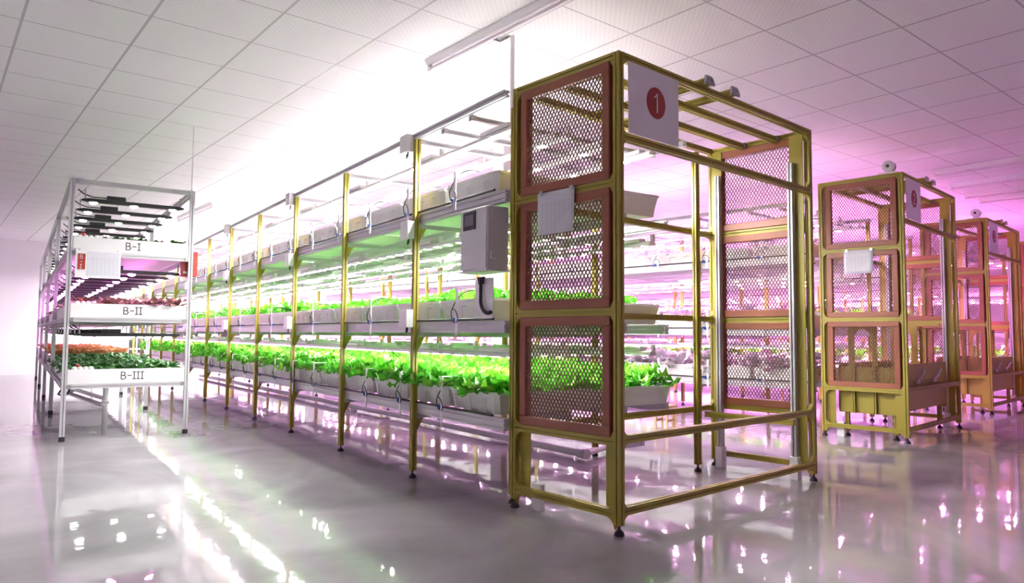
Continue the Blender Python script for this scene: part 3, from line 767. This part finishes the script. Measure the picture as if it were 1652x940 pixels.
# ------------------------------------------------------------------ white propagation rack on the left
FB, TB = (1.0566, 7.6756), -.0886; fb = frame(*FB, TB)
BW, BS, NB = 1.034, 2.6353, 4
o = rb = thing('propagation_rack', 'narrow aluminium rack with three white beds lettered B-I, B-II and B-III', 'rack', (FB[0], FB[1], 0), TB, None)
HB = 2.42; BL = BS*NB
bp = MB(); bp.prof('z', 0, 0, .04, HB, .042, .042); BP = bp.mesh('leg', ALU)
bf = MB(); bf.bbox(-.024, .024, -.024, .024, 0, .045, .003); BF = bf.mesh('foot', RUBBER)
for i in range(NB+1):
    for x in (0, BW): l = link('leg', BP, rb, (x, i*BS, 0)); link('foot', BF, l)
BZ = [(1.704, 1.748, 1.881), (1.088, 1.132, 1.262), (.472, .516, .652)]
BPR = MB(); BPR.prof('x', 0, 0, .021, BW-.021, .042, .042); BPX = BPR.mesh('cross_rail', ALU)
BPR = MB(); BPR.prof('y', 0, 0, .021, BL-.021, .042, .042); BPY = BPR.mesh('side_rail', ALU)
for z in [HB-.021]+[b[0]+.022 for b in BZ]:
    for i in range(NB+1): link('cross_rail', BPX, rb, (0, i*BS, z))
    for x in (0, BW): link('side_rail', BPY, rb, (x, 0, z))
# corner connectors
for z in [HB-.021]+[b[0]+.022 for b in BZ]:
    for x, sx in ((.021, 1), (BW-.021, -1)):
        m = MB(); m.box(min(x, x+sx*.03), max(x, x+sx*.03), -.028, -.0215, z-.018, z+.018); m.build('corner_connector', STEEL, rb)
m = MB(); m.bbox(-.028, .10, -.03, .05, HB+.001, HB+.03, .008); m.build('top_cap', WHITE, rb)
for q in range(2):
    m = MB(); m.tube([(.06+.02*q,.9+.1*q,.50),(.03,.92+.1*q,.42),(.0+.03*q,.98,.36),(.05,1.08,.33-.03*q),(.10,1.16,.36),(.12,1.2,.44),(.12,1.22,.50)], .009, 6); m.build('cable', BLACK, rb)
# light bars
def bbar(mat):
    m = MB(); m.prism([(.03,-.012),(.09,-.022),(.86,-.022),(.92,-.012),(.92,0),(.86,.012),(.09,.012),(.03,0)], 'y', -.03, .03)
    d = MB(); d.bbox(.24, .40, -.022, .022, .014, .052, .004)
    l = MB(); l.lathe([(.012,-.022),(.030,-.014),(.036,0)], (0, 0, -.022), 12)
    c = MB(); c.tube([(.0,.0,.09),(.05,-.01,.05),(.12,.01,.03),(.24,0,.03)], .006, 6)
    hg = MB(); hg.box(-.005,.005,-.02,.02,-.005,.10)
    return m.mesh('light_bar', BLACK), d.mesh('driver', BLACK), l.mesh('lamp_lens', mat), c.mesh('cable', BLACK), hg.mesh('hanger', STEEL)
BBW, BBW2, BBP = bbar(LED_BW), bbar(LED_BW2), bbar(LED_BP)
for zi, (z, M0) in enumerate(((2.25, BBW), (1.585, BBP), (.975, BBW2))):
    for k in range(16):
        y = .10+.66*k; M_ = BBP if zi == 2 and k > 9 else M0
        b = link('light_bar', M_[0], rb, (.05, y, z)); link('driver', M_[1], b); link('cable', M_[3], b)
        for x in (.06, .89): link('hanger', M_[4], b, (x, 0, 0))
        for x in (.13, .475, .82): link('lamp_lens', M_[2], b, (x, 0, 0))
# beds
for k, (zr, z0, z1) in enumerate(BZ):
    nm = ('B-I', 'B-II', 'B-III')[k]
    o = thing('grow_bed', 'long white bed lettered %s on the %s shelf of the white B rack' % (nm, ('top', 'middle', 'bottom')[k]), 'bed', fb((.024, -.018, z0)), TB, 'lettered white beds')
    m = MB(); w = BW-.048; L = BL-.03; h = z1-z0; t = .008
    m.box(0, w, 0, L, 0, t); m.box(0, t, 0, L, t, h); m.box(w-t, w, 0, L, t, h); m.box(t, w-t, 0, t, t, h); m.box(t, w-t, L-t, L, t, h)
    m.build('bed', WHITE, o)
    m = MB(); letters(m, nm, w*.44, h*.28, .066, .0075, 0); m.build('lettering', INK, o)
    # sponge tray at its near left corner
    s = thing('seedling_tray', 'small white cell tray with a red tag at the near corner of bed %s' % nm, 'seedling tray', fb((.06, .02, z0+.009)), TB, 'small cell trays in the beds')
    m = MB(); H_ = h+.014
    for i in range(4):
        for j in range(2): m.bbox(i*.044, i*.044+.042, j*.044, j*.044+.042, 0, H_, .012)
    m.box(.005, .165, .005, .06, 0, H_*.8); m.build('cells', PLASTIC, s)
    m = MB(); m.lathe([(.016,0),(.022,.01),(.016,.02),(.004,.024)], (.045,.03,H_), 10); m.build('red_tag', REDP, s)
# plants in the beds
def choy(mesh, kind, x, y, k, sc, label, cat, group): plant(kind, mesh, fb, x, y, BZ[k][1]+.085, sc, label, cat, group)
for k, dx, dy, ye in ((2, .165, .19, 4.1),):
    y = .10
    while y < ye:
        n = 6
        for i in range(n):
            if y < .2 and i < 1: continue
            choy(CHOYM, 'pak_choi', .12+i*.16+R.uniform(-.03,.03), max(.15, y+R.uniform(-.04,.04)), k, 1.0, 'dark green pak choi in bed B-III, %s row from the lettering, %s along it' % (ORD[int(y/dy)], ORD[i]), 'pak choi', 'pak choi in bed B-III')
        y += dy
y = 4.3
while y < 9.5:
    for i in range(6): choy(AMBM, 'amber_seedling', .12+i*.16+R.uniform(-.03,.03), y+R.uniform(-.05,.05), 2, 1.5, 'amber young plant in the far half of bed B-III, %s amber row, %s along it' % (ORD[int((y-4.29)/.36)], ORD[i]), 'young plant', 'amber plants in bed B-III')
    y += .36
y = .12; rw = 0
while y < 6.5:
    for i in range(5):
        if y < .2 and i < 1: continue
        choy(CHOYM, 'pak_choi', .14+i*.19+R.uniform(-.03,.03), y, 0, .95, 'dark green pak choi in top bed B-I, %s row from the lettering, %s along it' % (ORD[rw], ORD[i]), 'pak choi', 'pak choi in bed B-I')
    y += .30 if y < 1 else .62; rw += 1
y = .12; rw = 0
while y < 6.5:
    for i in range(5):
        if y < .2 and i < 1: continue
        choy(REDM, 'red_lettuce', .14+i*.19+R.uniform(-.03,.03), y, 1, 1.0, 'red-brown lettuce in bed B-II, %s row from the lettering, %s along it' % (ORD[rw], ORD[i]), 'red lettuce', 'red lettuce in bed B-II')
    y += .26 if y < 1 else .55; rw += 1
# notice board on the rack front
o = thing('notice_board', 'white board with red B-I plate and a printed sheet on the white B rack', 'notice board', fb((.045, -.036, 1.500)), TB)
m = MB(); m.box(0, .37, 0, .012, 0, .275); m.build('board', WHITE, o)
m = MB(); m.box(.018, .080, -.003, 0, .075, .222); q = m.build('red_plate', REDP, o)
m = MB(); letters(m, 'B-I', .037, .175, .036, .004, -.003, vertical=True); m.build('lettering', INKW, q)
m = MB(); m.box(.095, .358, -.002, 0, .015, .245); q = m.build('sheet', PAPER, o)
m = MB(); m.box(.105, .348, -.003, -.002, .03, .19); m.build('printed_table', TABLEPAPER, q)
m = MB(); m.box(.20, .26, -.003, -.002, .222, .228)
for i in range(8):
    if i % 3: m.box(.11+i*.028, .13+i*.028, -.003, -.002, .20, .207)
m.build('printed_text', GREYBOX, q)
m = MB()
for x in (.03, .34): m.tube([(x,-.004,.262),(x,0,.262)], .006, 10)
m.build('screw', STEEL, o)
o = thing('red_box', 'red box fixed behind the right front post of the white B rack', 'box', fb((.955, .024, 1.56)), TB)
m = MB(); m.bbox(0, .155, 0, .05, 0, .25, .004); m.build('case', REDP, o)
m = MB(); m.box(.02, .06, -.004, 0, .03, .05); m.build('latch', STEEL, o)
b = fb((BW+.0, .045, 0)); m = MB(); m.tube([(b[0], b[1], HB+.0), (b[0], b[1], CEIL)], .006, 8); m.tube([(b[0], b[1], HB), (b[0], b[1], HB+.02)], .016, 10)
tag(m.build('hanger_rod', WHITE), 'thin white rod from the white B rack up to the ceiling', 'rod')
m = MB()
for pts in (((.93,6.8,.05),(.93,4.06,.05),(.93,4.0,.05)), ): pass
m.tube([fb((.36,7.0,.05)), fb((.70,3.98,.05))], .03, 12); m.tube([fb((.70,3.98,.02)), fb((.70,3.98,.47))], .036, 12); m.lathe([(.05,0),(.05,.02),(.04,.03)], fb((.70,3.98,.0)), 12)
m.box(*(lambda p: (p[0]-.05,p[0]+.05,p[1]-.03,p[1]+.03))(fb((.42,6.5,0))), 0, .022)
tag(m.build('drain_pipe', PIPE), 'white drain pipe with an upright end under the white B rack', 'pipe')

# ------------------------------------------------------------------ world and view
w = bpy.data.worlds.new('world'); scene.world = w; w.use_nodes = True
w.node_tree.nodes['Background'].inputs[0].default_value = (.8, .8, .85, 1); w.node_tree.nodes['Background'].inputs[1].default_value = .0
scene.view_settings.view_transform = 'Standard'; scene.view_settings.look = 'None'
scene.view_settings.gamma = 1; scene.view_settings.use_curve_mapping = False
scene.view_settings.exposure = -0.84
cy = scene.cycles
cy.use_denoising = True
cy.max_bounces = 10; cy.diffuse_bounces = 6; cy.glossy_bounces = 4; cy.transmission_bounces = 4
cy.sample_clamp_indirect = 40; cy.caustics_reflective = False; cy.caustics_refractive = False
cy.use_light_tree = True
